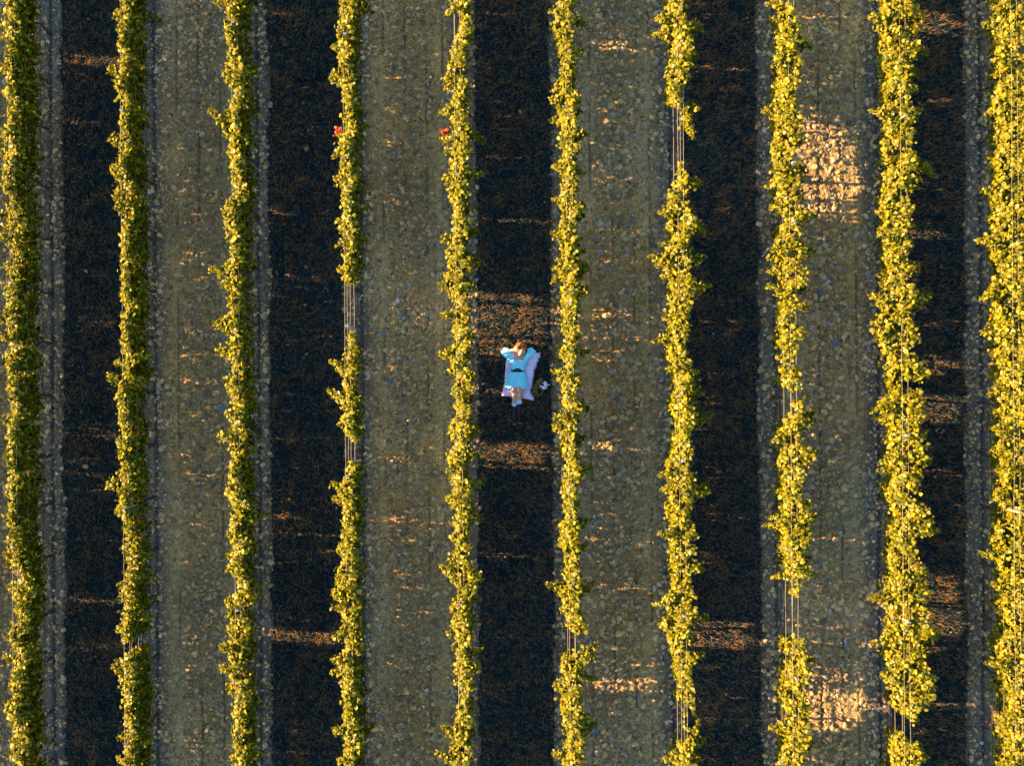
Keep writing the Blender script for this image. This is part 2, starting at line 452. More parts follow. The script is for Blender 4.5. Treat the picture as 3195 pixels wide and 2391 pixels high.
# ------------------------------------------------------------------ vine rows
# outline of each row's leafy top: per picture tile (column) a list of (y, left, right), four tiles from top to bottom
PROF = {
 'A': (0, "0,40,180 150,20,200 220,10,230 300,65,235 370,35,180 460,40,175 560,45,140 640,60,190 720,20,210 800,20,180 880,90,195 960,10,250 1060,60,190 1180,0,160 1260,100,200 1340,0,230 1420,10,165 1500,40,170 1600,10,160|0,60,190 100,60,200 200,60,260 300,0,290 380,40,220 480,60,250 640,20,230 720,60,240 820,0,190 950,60,210 1050,50,190 1140,30,190 1230,70,190 1330,70,290 1440,10,190 1520,80,170 1620,60,190|0,50,190 100,70,200 180,100,250 260,20,250 350,20,200 480,90,190 600,40,180 720,70,190 850,60,250 950,90,170 1080,90,170 1200,70,180 1290,30,230 1400,90,210 1480,90,270 1560,100,240 1640,130,230|0,110,190 50,60,200 110,20,180 170,70,190 240,60,170 320,20,140 400,60,190 480,40,140 560,70,140 640,60,130 720,10,130 800,60,180 880,10,170 940,80,130"),
 'B': (0, "0,1040,1170 60,1050,1220 120,1020,1160 200,1060,1130 300,1050,1130 400,1020,1110 480,1000,1170 560,990,1170 620,990,1150 660,990,1110 760,1000,1110 830,1010,1130 920,1070,1170 1000,1050,1150 1080,1020,1110 1160,1000,1180 1240,1010,1180 1320,1050,1160 1400,1020,1120 1500,980,1110 1600,1000,1210|0,990,1210 80,1060,1200 150,1060,1220 250,1040,1190 330,1050,1150 400,1030,1180 500,1060,1180 600,1040,1150 700,1060,1120 800,1040,1150 880,1000,1190 960,1060,1230 1040,1070,1180 1150,1040,1140 1230,1030,1150 1310,1050,1150 1400,1060,1200 1480,1060,1250 1560,1070,1140 1610,990,1230|0,1010,1110 100,965,1150 200,1000,1140 300,1050,1120 350,1010,1160 450,1070,1160 540,990,1150 640,1040,1140 740,1020,1190 830,970,1200 900,970,1160 980,1030,1130 1060,1030,1110 1140,1060,1160 1240,1060,1200 1340,1010,1230 1420,990,1220 1500,1060,1200 1570,1070,1220 1650,1060,1190|0,600,710 70,555,690 140,600,690 210,595,690 280,620,660 390,610,650 430,590,700 480,580,720 540,600,690 570,580,680 620,600,690 700,620,690 790,630,700 850,600,700 940,630,680"),
 'C': (0, "0,1960,2140 100,1950,2080 190,1900,2100 280,1960,2060 400,1960,2050 500,1955,2060 560,1970,2150 650,1900,2120 740,1960,2130 850,1990,2150 920,1930,2140 1000,1960,2090 1100,2000,2060 1180,1980,2120 1300,1930,2070 1400,1960,2130 1500,1970,2100 1600,2000,2160|0,2020,2160 60,2000,2140 130,1900,2050 220,1910,2060 330,1920,2110 420,1960,2110 520,1970,2090 620,1910,2110 710,1880,2100 800,1960,2110 900,1910,2080 1000,1990,2090 1100,1900,2100 1200,1960,2100 1300,1980,2120 1400,1910,2110 1500,1990,2160 1620,1980,2090|0,1940,2090 80,1960,2110 160,1980,2160 260,1990,2130 340,2000,2160 430,1970,2170 540,1950,2140 650,2000,2070 750,1950,2100 850,1960,2090 950,1930,2130 1050,1980,2180 1150,1970,2110 1230,1970,2080 1330,2010,2140 1430,1980,2190 1530,2000,2100 1620,1920,2140|0,1160,1250 70,1170,1250 150,1090,1250 220,1120,1240 300,1095,1260 400,1120,1230 500,1130,1210 600,1130,1270 700,1150,1240 800,1130,1240 900,1150,1240"),
 'D': (1, "0,690,900 60,680,920 140,700,880 230,680,860 320,650,860 400,710,850 500,710,840 580,670,830 640,690,890 720,700,850 790,760,820 860,720,860 920,740,890 1000,760,830 1080,750,880 1160,690,890 1260,690,860 1360,730,800 1420,690,860 1500,700,880 1600,710,880|0,690,850 80,730,860 160,740,850 240,710,870 330,740,890 400,760,900 480,750,900 560,760,860 640,760,860 700,770,830 790,780,830 1190,830,870 1260,780,850 1350,770,900 1440,750,880 1530,690,890 1600,700,880|0,760,830 50,720,830 130,720,860 210,740,890 300,770,830 380,760,890 440,800,870 520,830,870 660,780,870 750,780,890 850,690,860 950,690,870 1030,730,880 1100,760,870 1200,710,880 1300,750,900 1400,700,860 1480,670,890 1580,700,880|0,370,510 50,360,520 120,400,520 180,420,535 260,400,520 340,420,550 420,415,500 500,425,490 560,430,510 620,410,520 700,440,490 780,410,550 850,430,530 930,430,490"),
 'E': (1, "0,1700,1850 60,1720,1840 110,1730,1820 220,1790,1870 300,1700,1870 380,1660,1830 470,1690,1810 560,1640,1820 640,1620,1810 740,1700,1840 840,1640,1800 940,1640,1850 1040,1680,1850 1120,1650,1850 1200,1690,1840 1300,1640,1840 1400,1640,1830 1500,1690,1840 1600,1650,1840|0,1640,1780 100,1690,1810 180,1690,1800 280,1700,1850 360,1690,1860 450,1620,1800 540,1610,1850 620,1650,1860 700,1600,1850 800,1590,1850 900,1640,1860 980,1680,1850 1080,1700,1860 1140,1630,1830 1240,1700,1860 1320,1680,1860 1400,1660,1850 1480,1620,1830 1560,1700,1860|0,1680,1860 50,1660,1880 120,1710,1860 200,1680,1860 270,1730,1830 350,1640,1870 430,1630,1850 500,1620,1860 580,1640,1850 680,1610,1850 760,1660,1820 830,1700,1870 920,1700,1850 1010,1650,1850 1100,1700,1880 1170,1660,1860 1260,1710,1870 1340,1630,1840 1400,1690,1900 1500,1680,1850 1600,1660,1880|0,980,1110 60,980,1090 120,980,1050 180,950,1060 230,960,1060 300,970,1080 380,990,1070 440,970,1070 510,970,1050 560,1010,1100 650,1000,1080 720,980,1080 780,960,1060 850,960,1080 900,930,1080 940,960,1060"),
 'F': (2, "0,380,540 80,390,520 170,320,560 230,310,590 280,330,520 380,380,530 460,400,530 560,400,550 650,410,540 740,400,530 800,380,590 860,360,600 930,380,560 1000,420,540 1080,410,580 1150,410,600 1230,400,520 1320,410,610 1400,390,530 1500,440,550 1600,420,580|0,400,540 100,400,590 180,410,600 260,410,550 350,380,540 430,390,550 520,420,550 620,450,560 660,430,580 740,380,590 820,400,590 900,380,590 1000,420,560 1100,420,550 1200,440,580 1300,450,550 1380,370,560 1450,450,560 1540,410,570 1620,360,580|0,410,580 80,370,560 160,440,580 240,440,580 320,430,560 360,390,550 460,440,540 560,450,550 650,430,580 720,440,590 800,460,620 880,430,540 950,410,600 1040,440,560 1130,400,600 1190,390,600 1280,430,560 1360,370,600 1450,420,600 1550,420,580 1640,440,610|0,250,370 60,220,370 130,220,370 200,250,350 260,260,370 380,250,360 420,230,360 500,230,350 580,220,350 660,240,350 740,230,360 800,250,370 880,250,360 940,260,330"),
 'G': (2, "0,1340,1490 80,1360,1480 160,1280,1500 210,1290,1540 300,1300,1530 400,1350,1570 500,1350,1580 560,1280,1560 640,1280,1580 700,1350,1500 780,1320,1440 850,1350,1430 930,1340,1540 960,1340,1540 1430,1430,1520 1500,1390,1490 1580,1360,1550 1650,1350,1530|0,1290,1550 60,1280,1500 120,1380,1530 180,1310,1540 260,1330,1560 350,1360,1590 430,1350,1510 520,1350,1480 560,1350,1560 620,1340,1590 700,1360,1570 800,1330,1580 880,1340,1610 960,1330,1560 1060,1340,1520 1160,1370,1510 1250,1320,1540 1350,1320,1530 1430,1330,1500 1490,1380,1570 1580,1420,1550|0,1400,1530 80,1390,1540 160,1330,1560 240,1380,1570 300,1390,1600 360,1400,1560 440,1430,1510 540,1380,1550 640,1340,1570 720,1310,1560 790,1310,1560 860,1380,1590 960,1310,1600 1060,1290,1560 1150,1330,1530 1230,1320,1590 1320,1330,1610 1420,1340,1550 1520,1350,1590 1600,1360,1620|0,790,890 80,780,900 140,740,900 210,770,920 260,730,890 340,760,890 420,790,900 500,790,900 560,800,890 640,800,920 700,830,890 760,840,880 840,790,920 900,790,910 940,800,900"),
 'H': (3, "0,120,220 130,120,240 200,140,260 260,100,270 340,50,280 390,60,290 460,70,250 540,100,280 640,90,280 740,110,240 820,100,240 900,40,260 980,80,230 1060,60,300 1150,50,300 1230,40,240 1340,40,230 1430,70,290 1520,30,280 1620,60,270|0,100,270 100,60,300 160,90,320 260,110,320 340,110,280 440,60,240 520,100,330 600,90,320 700,110,350 770,130,350 840,150,290 900,90,240 1000,150,230 1080,90,260 1160,90,320 1240,90,320 1310,110,250 1390,80,260 1480,180,240 1560,100,310 1640,170,240|0,190,280 80,190,270 200,230,320 270,160,330 350,140,330 430,80,320 520,130,320 600,90,380 680,90,380 760,120,320 850,130,330 900,90,280 1000,130,310 1100,110,370 1180,110,360 1250,80,350 1330,130,330 1420,130,350 1520,150,320 1620,170,320|0,100,190 60,110,190 120,130,170 300,110,180 350,80,180 430,80,200 500,130,190 580,70,180 640,80,190 700,90,230 780,90,210 850,90,190 940,70,180"),
 'I': (3, "0,1020,1280 80,960,1270 170,900,1330 250,920,1330 320,910,1280 400,1000,1300 450,1000,1310 530,1000,1200 600,1000,1220 720,1050,1210 800,990,1230 900,1010,1250 960,930,1260 1050,990,1250 1150,1000,1250 1240,990,1250 1350,1000,1270 1420,1030,1290 1520,1010,1240 1600,960,1280|0,960,1290 80,960,1230 160,1030,1240 240,980,1230 330,970,1200 400,980,1210 500,1020,1220 600,1050,1240 700,1050,1240 780,1010,1210 860,1050,1270 960,1000,1250 1050,950,1240 1150,940,1240 1250,1000,1290 1350,980,1300 1450,930,1300 1550,1000,1400 1630,990,1400|0,1030,1400 80,1000,1390 170,990,1360 270,1060,1330 370,1080,1270 430,1060,1320 520,1050,1310 600,1090,1370 700,1070,1300 780,1060,1340 860,1060,1300 960,1040,1210 1060,1070,1390 1150,1110,1390 1240,1070,1420 1310,1040,1420 1360,1020,1300 1430,1060,1300 1500,1060,1280 1570,1030,1340 1650,1060,1330|0,590,770 80,580,800 160,580,800 240,600,820 320,590,810 400,590,760 480,600,820 540,620,840 600,630,810 660,630,780 690,670,740 830,630,700 880,610,770 940,620,760"),
 'J': (3, "0,1990,2290 100,1950,2280 200,1980,2300 300,1980,2260 400,2000,2250 460,2030,2270 560,2010,2280 650,1960,2300 750,2000,2310 850,1950,2290 950,1960,2300 1040,2010,2320 1150,2020,2310 1250,1990,2300 1350,1950,2290 1500,1980,2320 1620,1960,2310|0,1950,2300 150,1940,2310 300,1960,2300 420,1930,2310 520,1910,2290 600,1980,2320 720,1990,2330 840,1910,2320 930,1920,2310 1020,1960,2330 1120,1930,2320 1250,1990,2330 1350,1960,2320 1450,2010,2330 1550,1990,2340 1640,2040,2340|0,2000,2330 100,1990,2320 200,2000,2330 280,1990,2320 370,2010,2330 450,1990,2340 560,2020,2330 700,2060,2330 800,2000,2340 920,1990,2340 1030,2030,2330 1150,2090,2330 1250,1920,2330 1350,1940,2320 1450,1980,2340 1600,2000,2350|0,1150,1330 80,1160,1340 160,1160,1350 240,1180,1340 330,1170,1350 420,1130,1340 500,1170,1350 600,1190,1350 700,1200,1350 800,1220,1360 900,1200,1360"),
}
# (from, to, density) in photograph rows; 0 is a bare gap with only wires
THIN = {
 'Z': [(78, 112, 0), (300, 312, .2), (900, 912, .3), (1296, 1322, .1), (1855, 1892, .1), (1500, 1512, .2), (2010, 2025, .2)],  # unseen row: gaps cut to let sun patches through
 'A': [(560, 575, .4), (1050, 1090, .5), (1380, 1400, .5), (1990, 2010, .5)],
 'B': [(1982, 2022, 0), (330, 360, .6), (830, 850, .6), (1590, 1615, .5)],
 'C': [(215, 225, .5), (1015, 1035, .5), (1470, 1490, .6)],
 'D': [(272, 302, .3), (890, 1030, 0), (1030, 1085, .35), (1085, 1130, .75), (1130, 1225, .6), (1350, 1376, .3), (1376, 1436, 0)],
 'E': [(38, 74, .15), (560, 580, .5), (925, 950, .6), (2050, 2085, .5), (2085, 2185, .34)],
 'F': [(1150, 1170, .6), (1325, 1345, .5), (1520, 1535, .5), (1968, 2032, 0)],
 'G': [(285, 335, .3), (345, 520, 0), (520, 610, .38), (650, 680, .5), (2000, 2090, .7), (2110, 2220, .45), (2220, 2316, .10)],
 'H': [(-60, 46, .05), (640, 715, .5), (850, 985, .6), (1070, 1140, .35), (1215, 1300, .2), (1790, 1870, .3), (1870, 1974, 0), (1974, 2010, .35), (2225, 2262, .3)],
 'I': [(205, 225, .6), (1690, 1738, .45), (2226, 2308, .03)],
 'J': [(1590, 1620, .5)],
 'K': [], 'Y': [],
}
LOWGAP = {'D': [(872, 1080), (1366, 1452)], 'G': [(318, 565), (590, 606), (2205, 2322)], 'F': [(1955, 2048)],
          'H': [(672, 705), (1098, 1145), (1218, 1310), (1800, 1850), (1862, 2005), (2042, 2075), (2228, 2256)]}
# single shoots that stick out: tile column, tile row, base x, y, tip x, y
SHOOTS = {
 'A': "0,1,200,480,365,555 0,1,200,620,345,640 0,2,200,1500,345,1600",
 'B': "0,0,1070,200,1010,95 0,0,1060,660,935,590 0,0,1060,1240,940,1205 0,1,1130,940,1290,950 0,1,1080,1600,930,1590 0,2,1050,820,930,880 0,2,1130,1330,1260,1350 0,0,1050,1490,965,1440",
 'C': "0,0,2000,1110,1790,940 0,0,2060,880,2180,845 0,1,2000,1200,1880,1110 0,2,2030,430,1880,435 1,2,-110,1170,115,1110 0,0,2050,10,1840,20",
 'D': "1,2,790,150,610,45 1,0,840,60,960,90 1,0,750,640,645,645 1,1,830,430,955,410 1,2,780,910,655,850 1,2,830,350,905,320",
 'E': "1,2,1780,900,1975,815 1,2,1790,1120,1920,1130 1,1,1720,1410,1560,1385 1,0,1720,950,1585,975 1,3,1020,800,920,760 1,3,1010,920,890,885",
 'F': "2,0,490,190,625,215 2,0,450,890,315,855 2,0,520,1160,630,1160 2,1,470,450,335,340 2,1,510,620,645,655 2,2,480,340,345,355 2,2,510,1200,645,1170",
 'G': "2,0,1470,260,1605,205 2,0,1370,200,1220,165 2,0,1450,950,1615,935 2,0,1470,990,1555,1190 2,0,1470,1610,1630,1570 2,1,1420,660,1160,545 2,1,1520,600,1655,555 2,1,1520,310,1655,350 2,1,1510,830,1705,805 2,1,1410,190,1255,180 2,2,1480,350,1725,260 2,2,1500,250,1600,180 2,2,1500,970,1670,840 2,2,1420,760,1260,780 2,2,1500,1560,1640,1590 2,3,850,200,965,215 2,3,860,880,920,730",
 'H': "3,0,220,380,370,415 3,2,270,660,430,580 3,2,270,1220,420,1110 3,2,200,430,30,490 3,3,150,610,35,570 3,1,160,120,20,140",
 'I': "3,0,1210,410,1380,460 3,0,1230,220,1340,120 3,0,1150,640,1305,630 3,0,1180,1370,1450,1520 3,0,1180,990,1325,945 3,1,1180,1000,1410,875 3,1,1100,790,955,795 3,2,1250,470,1350,410 3,2,1270,640,1415,650 3,2,1270,1180,1485,1280 3,3,730,310,835,320 3,1,1060,980,935,960 3,0,1050,1010,880,950",
 'J': "3,0,2040,100,1930,60 3,1,2050,570,1920,480 3,3,1230,430,1105,450",
}
POSTS = {'A': [(0, 1, 120, 780), (0, 2, 125, 1400)], 'B': [(0, 0, 1065, 950), (0, 2, 1080, 1070), (0, 3, 645, 850)], 'C': [(0, 0, 2020, 190), (0, 1, 2030, 1210), (0, 3, 1210, 180)],
         'D': [(1, 0, 790, 290), (1, 1, 825, 1150), (1, 2, 875, 800)], 'E': [(1, 0, 1745, 1500), (1, 1, 1750, 1390), (1, 3, 1030, 150)],
         'F': [(2, 0, 450, 440), (2, 1, 480, 960), (2, 2, 515, 1035)], 'G': [(2, 0, 1390, 60), (2, 1, 1380, 510), (2, 2, 1450, 660), (2, 3, 795, 210)],
         'H': [(3, 0, 100, 1400), (3, 1, 190, 245), (3, 3, 95, 520)], 'I': [(3, 0, 1130, 1000), (3, 2, 1180, 440), (3, 3, 600, 240)], 'J': [(3, 1, 2120, 440), (3, 2, 2160, 1100)], 'Z': [], 'K': [], 'Y': []}

LV = np.array([(0, .02, 0), (-.46, -.04, -.06), (-.52, .58, -.12), (0, 1.0, -.16), (.52, .58, -.12), (.46, -.04, -.06), (0, .36, .04)])
LF = np.array([(6, 0, 1), (6, 1, 2), (6, 2, 3), (6, 3, 4), (6, 4, 5), (6, 5, 0)])
NV = 7

def leaf_colours(n, r):
    g = r.random(n)
    a = np.array([.110, .101, .002]); b = np.array([.205, .170, .003]); c = np.array([.045, .055, .003])
    col = np.where((g < .22)[:, None], c, a + (b - a) * np.clip((g - .22) / .78, 0, 1)[:, None] ** 1.4)
    rust = r.random(n) < .006
    col[rust] = (.14, .05, .006)
    pale = r.random(n) < .03
    col[pale] = (.22, .18, .025)
    return col * r.uniform(.72, 1.2, (n, 1))

def leaves(P, Nn, size, r, col=None):
    """leaf blades at points P, facing Nn"""
    n = len(P)
    Nn = Nn / (np.linalg.norm(Nn, axis=1, keepdims=True) + 1e-9)
    t = r.normal(0, 1, (n, 3)); t[:, 2] -= .5
    t -= Nn * np.sum(t * Nn, 1, keepdims=True); t /= np.linalg.norm(t, axis=1, keepdims=True) + 1e-9
    b = np.cross(t, Nn)
    fold = r.uniform(.3, 2.4, n)[:, None]
    L = LV[None] * size[:, None, None]
    V = P[:, None] + L[..., 0:1] * b[:, None] + (L[..., 1:2] - .35 * size[:, None, None]) * t[:, None] + (L[..., 2] * fold)[..., None] * Nn[:, None]
    F = (np.arange(n)[:, None, None] * NV + LF[None]).reshape(-1, 3)
    if col is None: col = leaf_colours(n, r)
    return V.reshape(-1, 3), F, np.repeat(col, NV, 0)

def profile(letter, rx):
    """offsets of the left and right outline from the row line, against y"""
    ti, txt = PROF[letter]
    ys, ls, rs = [], [], []
    for tj, seg in enumerate(txt.split('|')):
        lim = 1655 if tj < 2 else (1630 if tj == 2 else 960)
        for tok in seg.split():
            y, l, r_ = map(float, tok.split(','))
            if y > lim: continue
            u1, v1 = tile(ti, tj, l, y); u2, _ = tile(ti, tj, r_, y)
            a = world(u1, v1, 1.6); b = world(u2, v1, 1.6)
            ys.append(a[1]); ls.append(a[0] - rx); rs.append(b[0] - rx)
    o = np.argsort(ys)
    return np.array(ys)[o], np.array(ls)[o], np.array(rs)[o]

def density(letter, y):
    d = np.ones_like(y)
    for v0, v1, k in THIN[letter]:
        ya, yb = world(CX, v1, 1.3)[1], world(CX, v0, 1.3)[1]
        d = np.where((y > ya) & (y < yb), np.minimum(d, k), d)
    return d

def row_leaves(letter, rx, r, per_m=56, nleaf=46):
    if letter in PROF:
        py, pl, pr = profile(letter, rx)
        off = np.median((pl + pr) / 2)
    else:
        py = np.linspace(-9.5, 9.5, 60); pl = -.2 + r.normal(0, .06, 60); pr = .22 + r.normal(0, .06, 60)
    n = int(2 * YEXT * per_m)
    y0 = r.uniform(-YEXT, YEXT, n)
    y0 = y0[r.random(n) < density(letter, y0) * (.62 + .75 * vnoise(y0 * 0 + rx * 3, y0, .22, 41))]
    n = len(y0)
    l = np.interp(y0, py, pl) + .075; rr = np.interp(y0, py, pr) - .075
    mid = (l + rr) / 2
    e = r.beta(.9, .9, n)
    xt = l + (rr - l) * e
    side = np.abs(xt - mid) / (.5 * np.abs(rr - l) + .05)
    ztop = 1.72 + .42 * (xt - mid) - .22 * side * r.random(n) * (xt < mid) + r.normal(0, .06, n) + .10 * (xt > mid) * r.random(n)
    droop = (np.abs(xt) > .27) * r.random(n) * .35
    t = (np.arange(nleaf) + r.random((n, nleaf))) / nleaf
    z = .72 + (ztop - .72)[:, None] * (.6 * t + .4 * np.sin(t * (1.5708 + droop[:, None])))
    x0 = r.normal(0, .075, n) + np.clip(mid, -.1, .1) * .5
    x = x0[:, None] + (xt - x0)[:, None] * t ** .8
    y = y0[:, None] + (r.normal(0, .06, n)[:, None]) * t
    spread = .045
    x = x + r.normal(0, spread, x.shape); y = y + r.normal(0, .042, y.shape); z = z + r.normal(0, .045, z.shape)
    P = np.stack([x, y, z], -1).reshape(-1, 3)
    d = density(letter, P[:, 1])
    for v0, v1 in LOWGAP.get(letter, []):                # under the last leaves beside a gap the row stays open
        ya, yb = world(CX, v1, 1.3)[1], world(CX, v0, 1.3)[1]
        d = np.where((P[:, 1] > ya) & (P[:, 1] < yb) & (P[:, 2] < 1.56), 0, d)
    P = P[(r.random(len(P)) < np.where(d < .02, .015, 1.0))]
    P = P[(P[:, 2] > .60 + .12 * vnoise(P[:, 1], P[:, 1] * 0, .3, 44))]
    n = len(P)
    lw = np.interp(P[:, 1], py, pl); rw = np.interp(P[:, 1], py, pr)
    relx = (P[:, 0] - (lw + rw) / 2)
    N = np.stack([relx * 2.6 - .55, r.normal(0, .4, n), .40 + .45 * smooth(1.0, 1.65, P[:, 2])], -1) + r.normal(0, .5, (n, 3))
    P = P + np.array([rx, 0, 0])
    size = np.clip(r.normal(.061, .017, n), .028, .11)
    return P, N, size

def leafy_shoot(base, tip, r, mb_cane):
    B, T = np.array(base), np.array(tip)
    n = int(70 + np.linalg.norm(T - B) * 190)
    t = r.random(n) ** .85
    up = np.array([0, 0, .10])
    C = B[None] + (T - B)[None] * t[:, None] + up * np.sin(t * 3.14)[:, None] * 1.2
    w = .06 * (1 - t) + .018
    P = C + r.normal(0, 1, (n, 3)) * w[:, None]
    N = r.normal(0, .6, (n, 3)) + np.array([-.55, 0, .65])
    size = np.clip(.074 - .036 * t + r.normal(0, .010, n), .022, .1)
    k = np.linspace(0, 1, 7)
    pts = [tuple(B + (T - B) * q + up * math.sin(q * 3.14) * 1.2) for q in k]
    mb_cane.tube(pts, [.006 - .0045 * q for q in k], n=5)
    return P, N, size

ROW_LABEL = {
 'Y': "second unseen vine row beyond the outermost left row, added to shade the ground",
 'Z': "first unseen vine row beyond the outermost left row, added to shade the lane",
 'A': "outermost left vine row, its dark shaded flank showing beside the bright top",
 'B': "second vine row from the left, with one short bare gap low down",
 'C': "unbroken vine row along the right edge of the far left stony track",
 'D': "vine row with two bare wire gaps, second to the left of the person",
 'E': "bushy yellow-green vine row directly left of the lying person",
 'F': "vine row directly right of the lying person and the basket",
 'G': "ragged vine row with the longest bare wire gap and a hanging shoot beside it",
 'H': "thin vine row with several wire gaps, left of the far right stony track",
 'I': "wide bushy vine row with long side shoots, second from the right",
 'J': "outermost right vine row, the widest and brightest yellow one",
 'K': "unbroken row of vines beyond the outermost right row",
}
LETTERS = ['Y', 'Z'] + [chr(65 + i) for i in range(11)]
# the shared trunk shape
def trunk_mesh(seed):
    r = random.Random(seed); mb = MB()
    pts = [(r.uniform(-.02, .02) * i, r.uniform(-.02, .02) * i, -.06 + .86 * i / 6) for i in range(7)]
    mb.tube(pts, [.034, .03, .027, .025, .025, .027, .03], n=9)
    for s in (1, -1):
        mb.tube([pts[-1], (0, s * .16, .86), (.01, s * .34, .84), (-.01, s * .55, .83)], [.024, .02, .016, .011], n=7)
    return mb.mesh('trunk')
TRUNKS = [trunk_mesh(i) for i in range(4)]
def post_mesh():
    mb = MB(); w, d, t = .027, .02, .003
    prof = [(-w, -d), (w, -d), (w, d), (w - t * 4, d), (w - t * 4, -d + t * 3), (-w + t * 4, -d + t * 3), (-w + t * 4, d), (-w, d)]
    mb.rings([[(x, y, z) for x, y in prof] for z in (-.1, .6, 1.2, 1.86)])
    return mb.mesh('post')
POST = post_mesh()

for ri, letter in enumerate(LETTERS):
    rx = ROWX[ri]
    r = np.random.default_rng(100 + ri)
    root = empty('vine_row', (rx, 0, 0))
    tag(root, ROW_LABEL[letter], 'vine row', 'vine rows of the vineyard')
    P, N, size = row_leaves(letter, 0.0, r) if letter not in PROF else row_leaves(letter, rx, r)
    if letter in PROF: P = P - np.array([rx, 0, 0])
    if letter in PROF:                                       # short side shoots that fray the outline
        py, pl, pr = profile(letter, rx)
        for _ in range(52):
            yb = r.uniform(-YEXT, YEXT)
            if density(letter, np.array([yb]))[0] < .5: continue
            sd = r.choice([-1, 1]); ed = float(np.interp(yb, py, pr if sd > 0 else pl)); L_ = r.uniform(.10, .30)
            z0_ = r.uniform(1.25, 1.7)
            p2, n2, s2 = leafy_shoot((ed - sd * .16, yb, z0_), (ed + sd * (L_ - .04), yb + r.normal(0, .12), z0_ - r.uniform(-.05, .25)), r, MB())
            k_ = r.random(len(p2)) < .62
            P = np.concatenate([P, p2[k_]]); N = np.concatenate([N, n2[k_]]); size = np.concatenate([size, s2[k_]])
    V_, F_, C_ = leaves(P, N, size, r)
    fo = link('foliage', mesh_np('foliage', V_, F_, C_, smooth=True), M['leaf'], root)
    for tok in SHOOTS.get(letter, '').split():
        ti, tj, bx, by, tx, ty = map(int, tok.split(','))
        b = world(*tile(ti, tj, bx, by), 1.5); tpt = world(*tile(ti, tj, tx, ty), 1.42)
        cane = MB()
        zt = r.uniform(1.28, 1.55)
        tpt = world(*tile(ti, tj, tx, ty), zt)
        P, N, size = leafy_shoot((b[0] - rx, b[1], 1.5), (tpt[0] - rx, tpt[1], zt), r, cane)
        V_, F_, C_ = leaves(P, N, size, r)
        cv = np.array(cane.v); ct = np.array([t for f in cane.f for t in ((f[:3], (f[0], f[2], f[3])) if len(f) == 4 else (f,))])
        V_, F_, C_ = np.concatenate([V_, cv]), np.concatenate([F_, ct + len(V_)]), np.concatenate([C_, np.repeat([(.11, .055, .02)], len(cv), 0)])
        link('shoot', mesh_np('shoot', V_, F_, C_, smooth=True), M['leaf'], root)
    # wires: a pair holding the canopy top, a pair half way, the cordon wire and the drip hose
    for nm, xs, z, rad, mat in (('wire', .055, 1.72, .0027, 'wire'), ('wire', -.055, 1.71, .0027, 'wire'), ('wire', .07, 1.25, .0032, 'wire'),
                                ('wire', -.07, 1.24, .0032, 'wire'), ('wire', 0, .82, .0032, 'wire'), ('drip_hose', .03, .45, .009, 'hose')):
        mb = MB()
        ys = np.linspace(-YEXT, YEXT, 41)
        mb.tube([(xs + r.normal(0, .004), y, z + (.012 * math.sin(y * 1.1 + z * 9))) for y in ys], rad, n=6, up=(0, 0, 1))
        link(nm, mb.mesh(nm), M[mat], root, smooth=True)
    # vine trunks
    y = -YEXT + r.uniform(.2, .9); q = 0
    while y < YEXT - .3:
        o = bpy.data.objects.new('trunk', TRUNKS[q % 4]); COL.objects.link(o)
        if not TRUNKS[q % 4].materials: TRUNKS[q % 4].materials.append(M['wood'])
        o.parent = root; o.location = (r.normal(0, .02), y, float(gz(rx, y)))
        o.rotation_euler = (0, 0, r.choice([0, math.pi]) + r.normal(0, .06)); q += 1
        y += 1.12 + r.normal(0, .06)
    py = [world(*tile(*p), 1.8)[1] for p in POSTS[letter]] or [-6.2, -.7, 4.8]
    for y in py:
        o = bpy.data.objects.new('post', POST); COL.objects.link(o)
        if not POST.materials: POST.materials.append(M['post'])
        o.parent = root; o.location = (.005, y, 0); o.rotation_euler = (0, 0, r.normal(0, .1))
# clusters of reddened leaves low on the rows
for letter, ti, tj, x, y, z in (('D', 1, 0, 706, 1130, 1.2), ('E', 1, 0, 1630, 1130, 1.2), ('E', 1, 2, 1835, 130, 1.3), ('J', 3, 2, 2050, 1510, 1.3)):
    rx = ROWX[LETTERS.index(letter)]; r = np.random.default_rng(int(x))
    root = [o for o in bpy.data.objects if o.type == 'EMPTY' and abs(o.location.x - rx) < .01][0]
    c = world(*tile(ti, tj, x, y), z)
    n = 20
    P = np.array([c[0] - rx, c[1], z]) + r.normal(0, .04, (n, 3))
    col = np.array([.32, .055, .014]) * r.uniform(.6, 1.2, (n, 1))
    V_, F_, C_ = leaves(P, r.normal(0, .5, (n, 3)) + np.array([-.3, 0, .9]), r.uniform(.05, .085, n), r, col)
    tag(link('red_leaves', mesh_np('red_leaves', V_, F_, C_), M['leaf'], root), 'cluster of orange-red leaves')
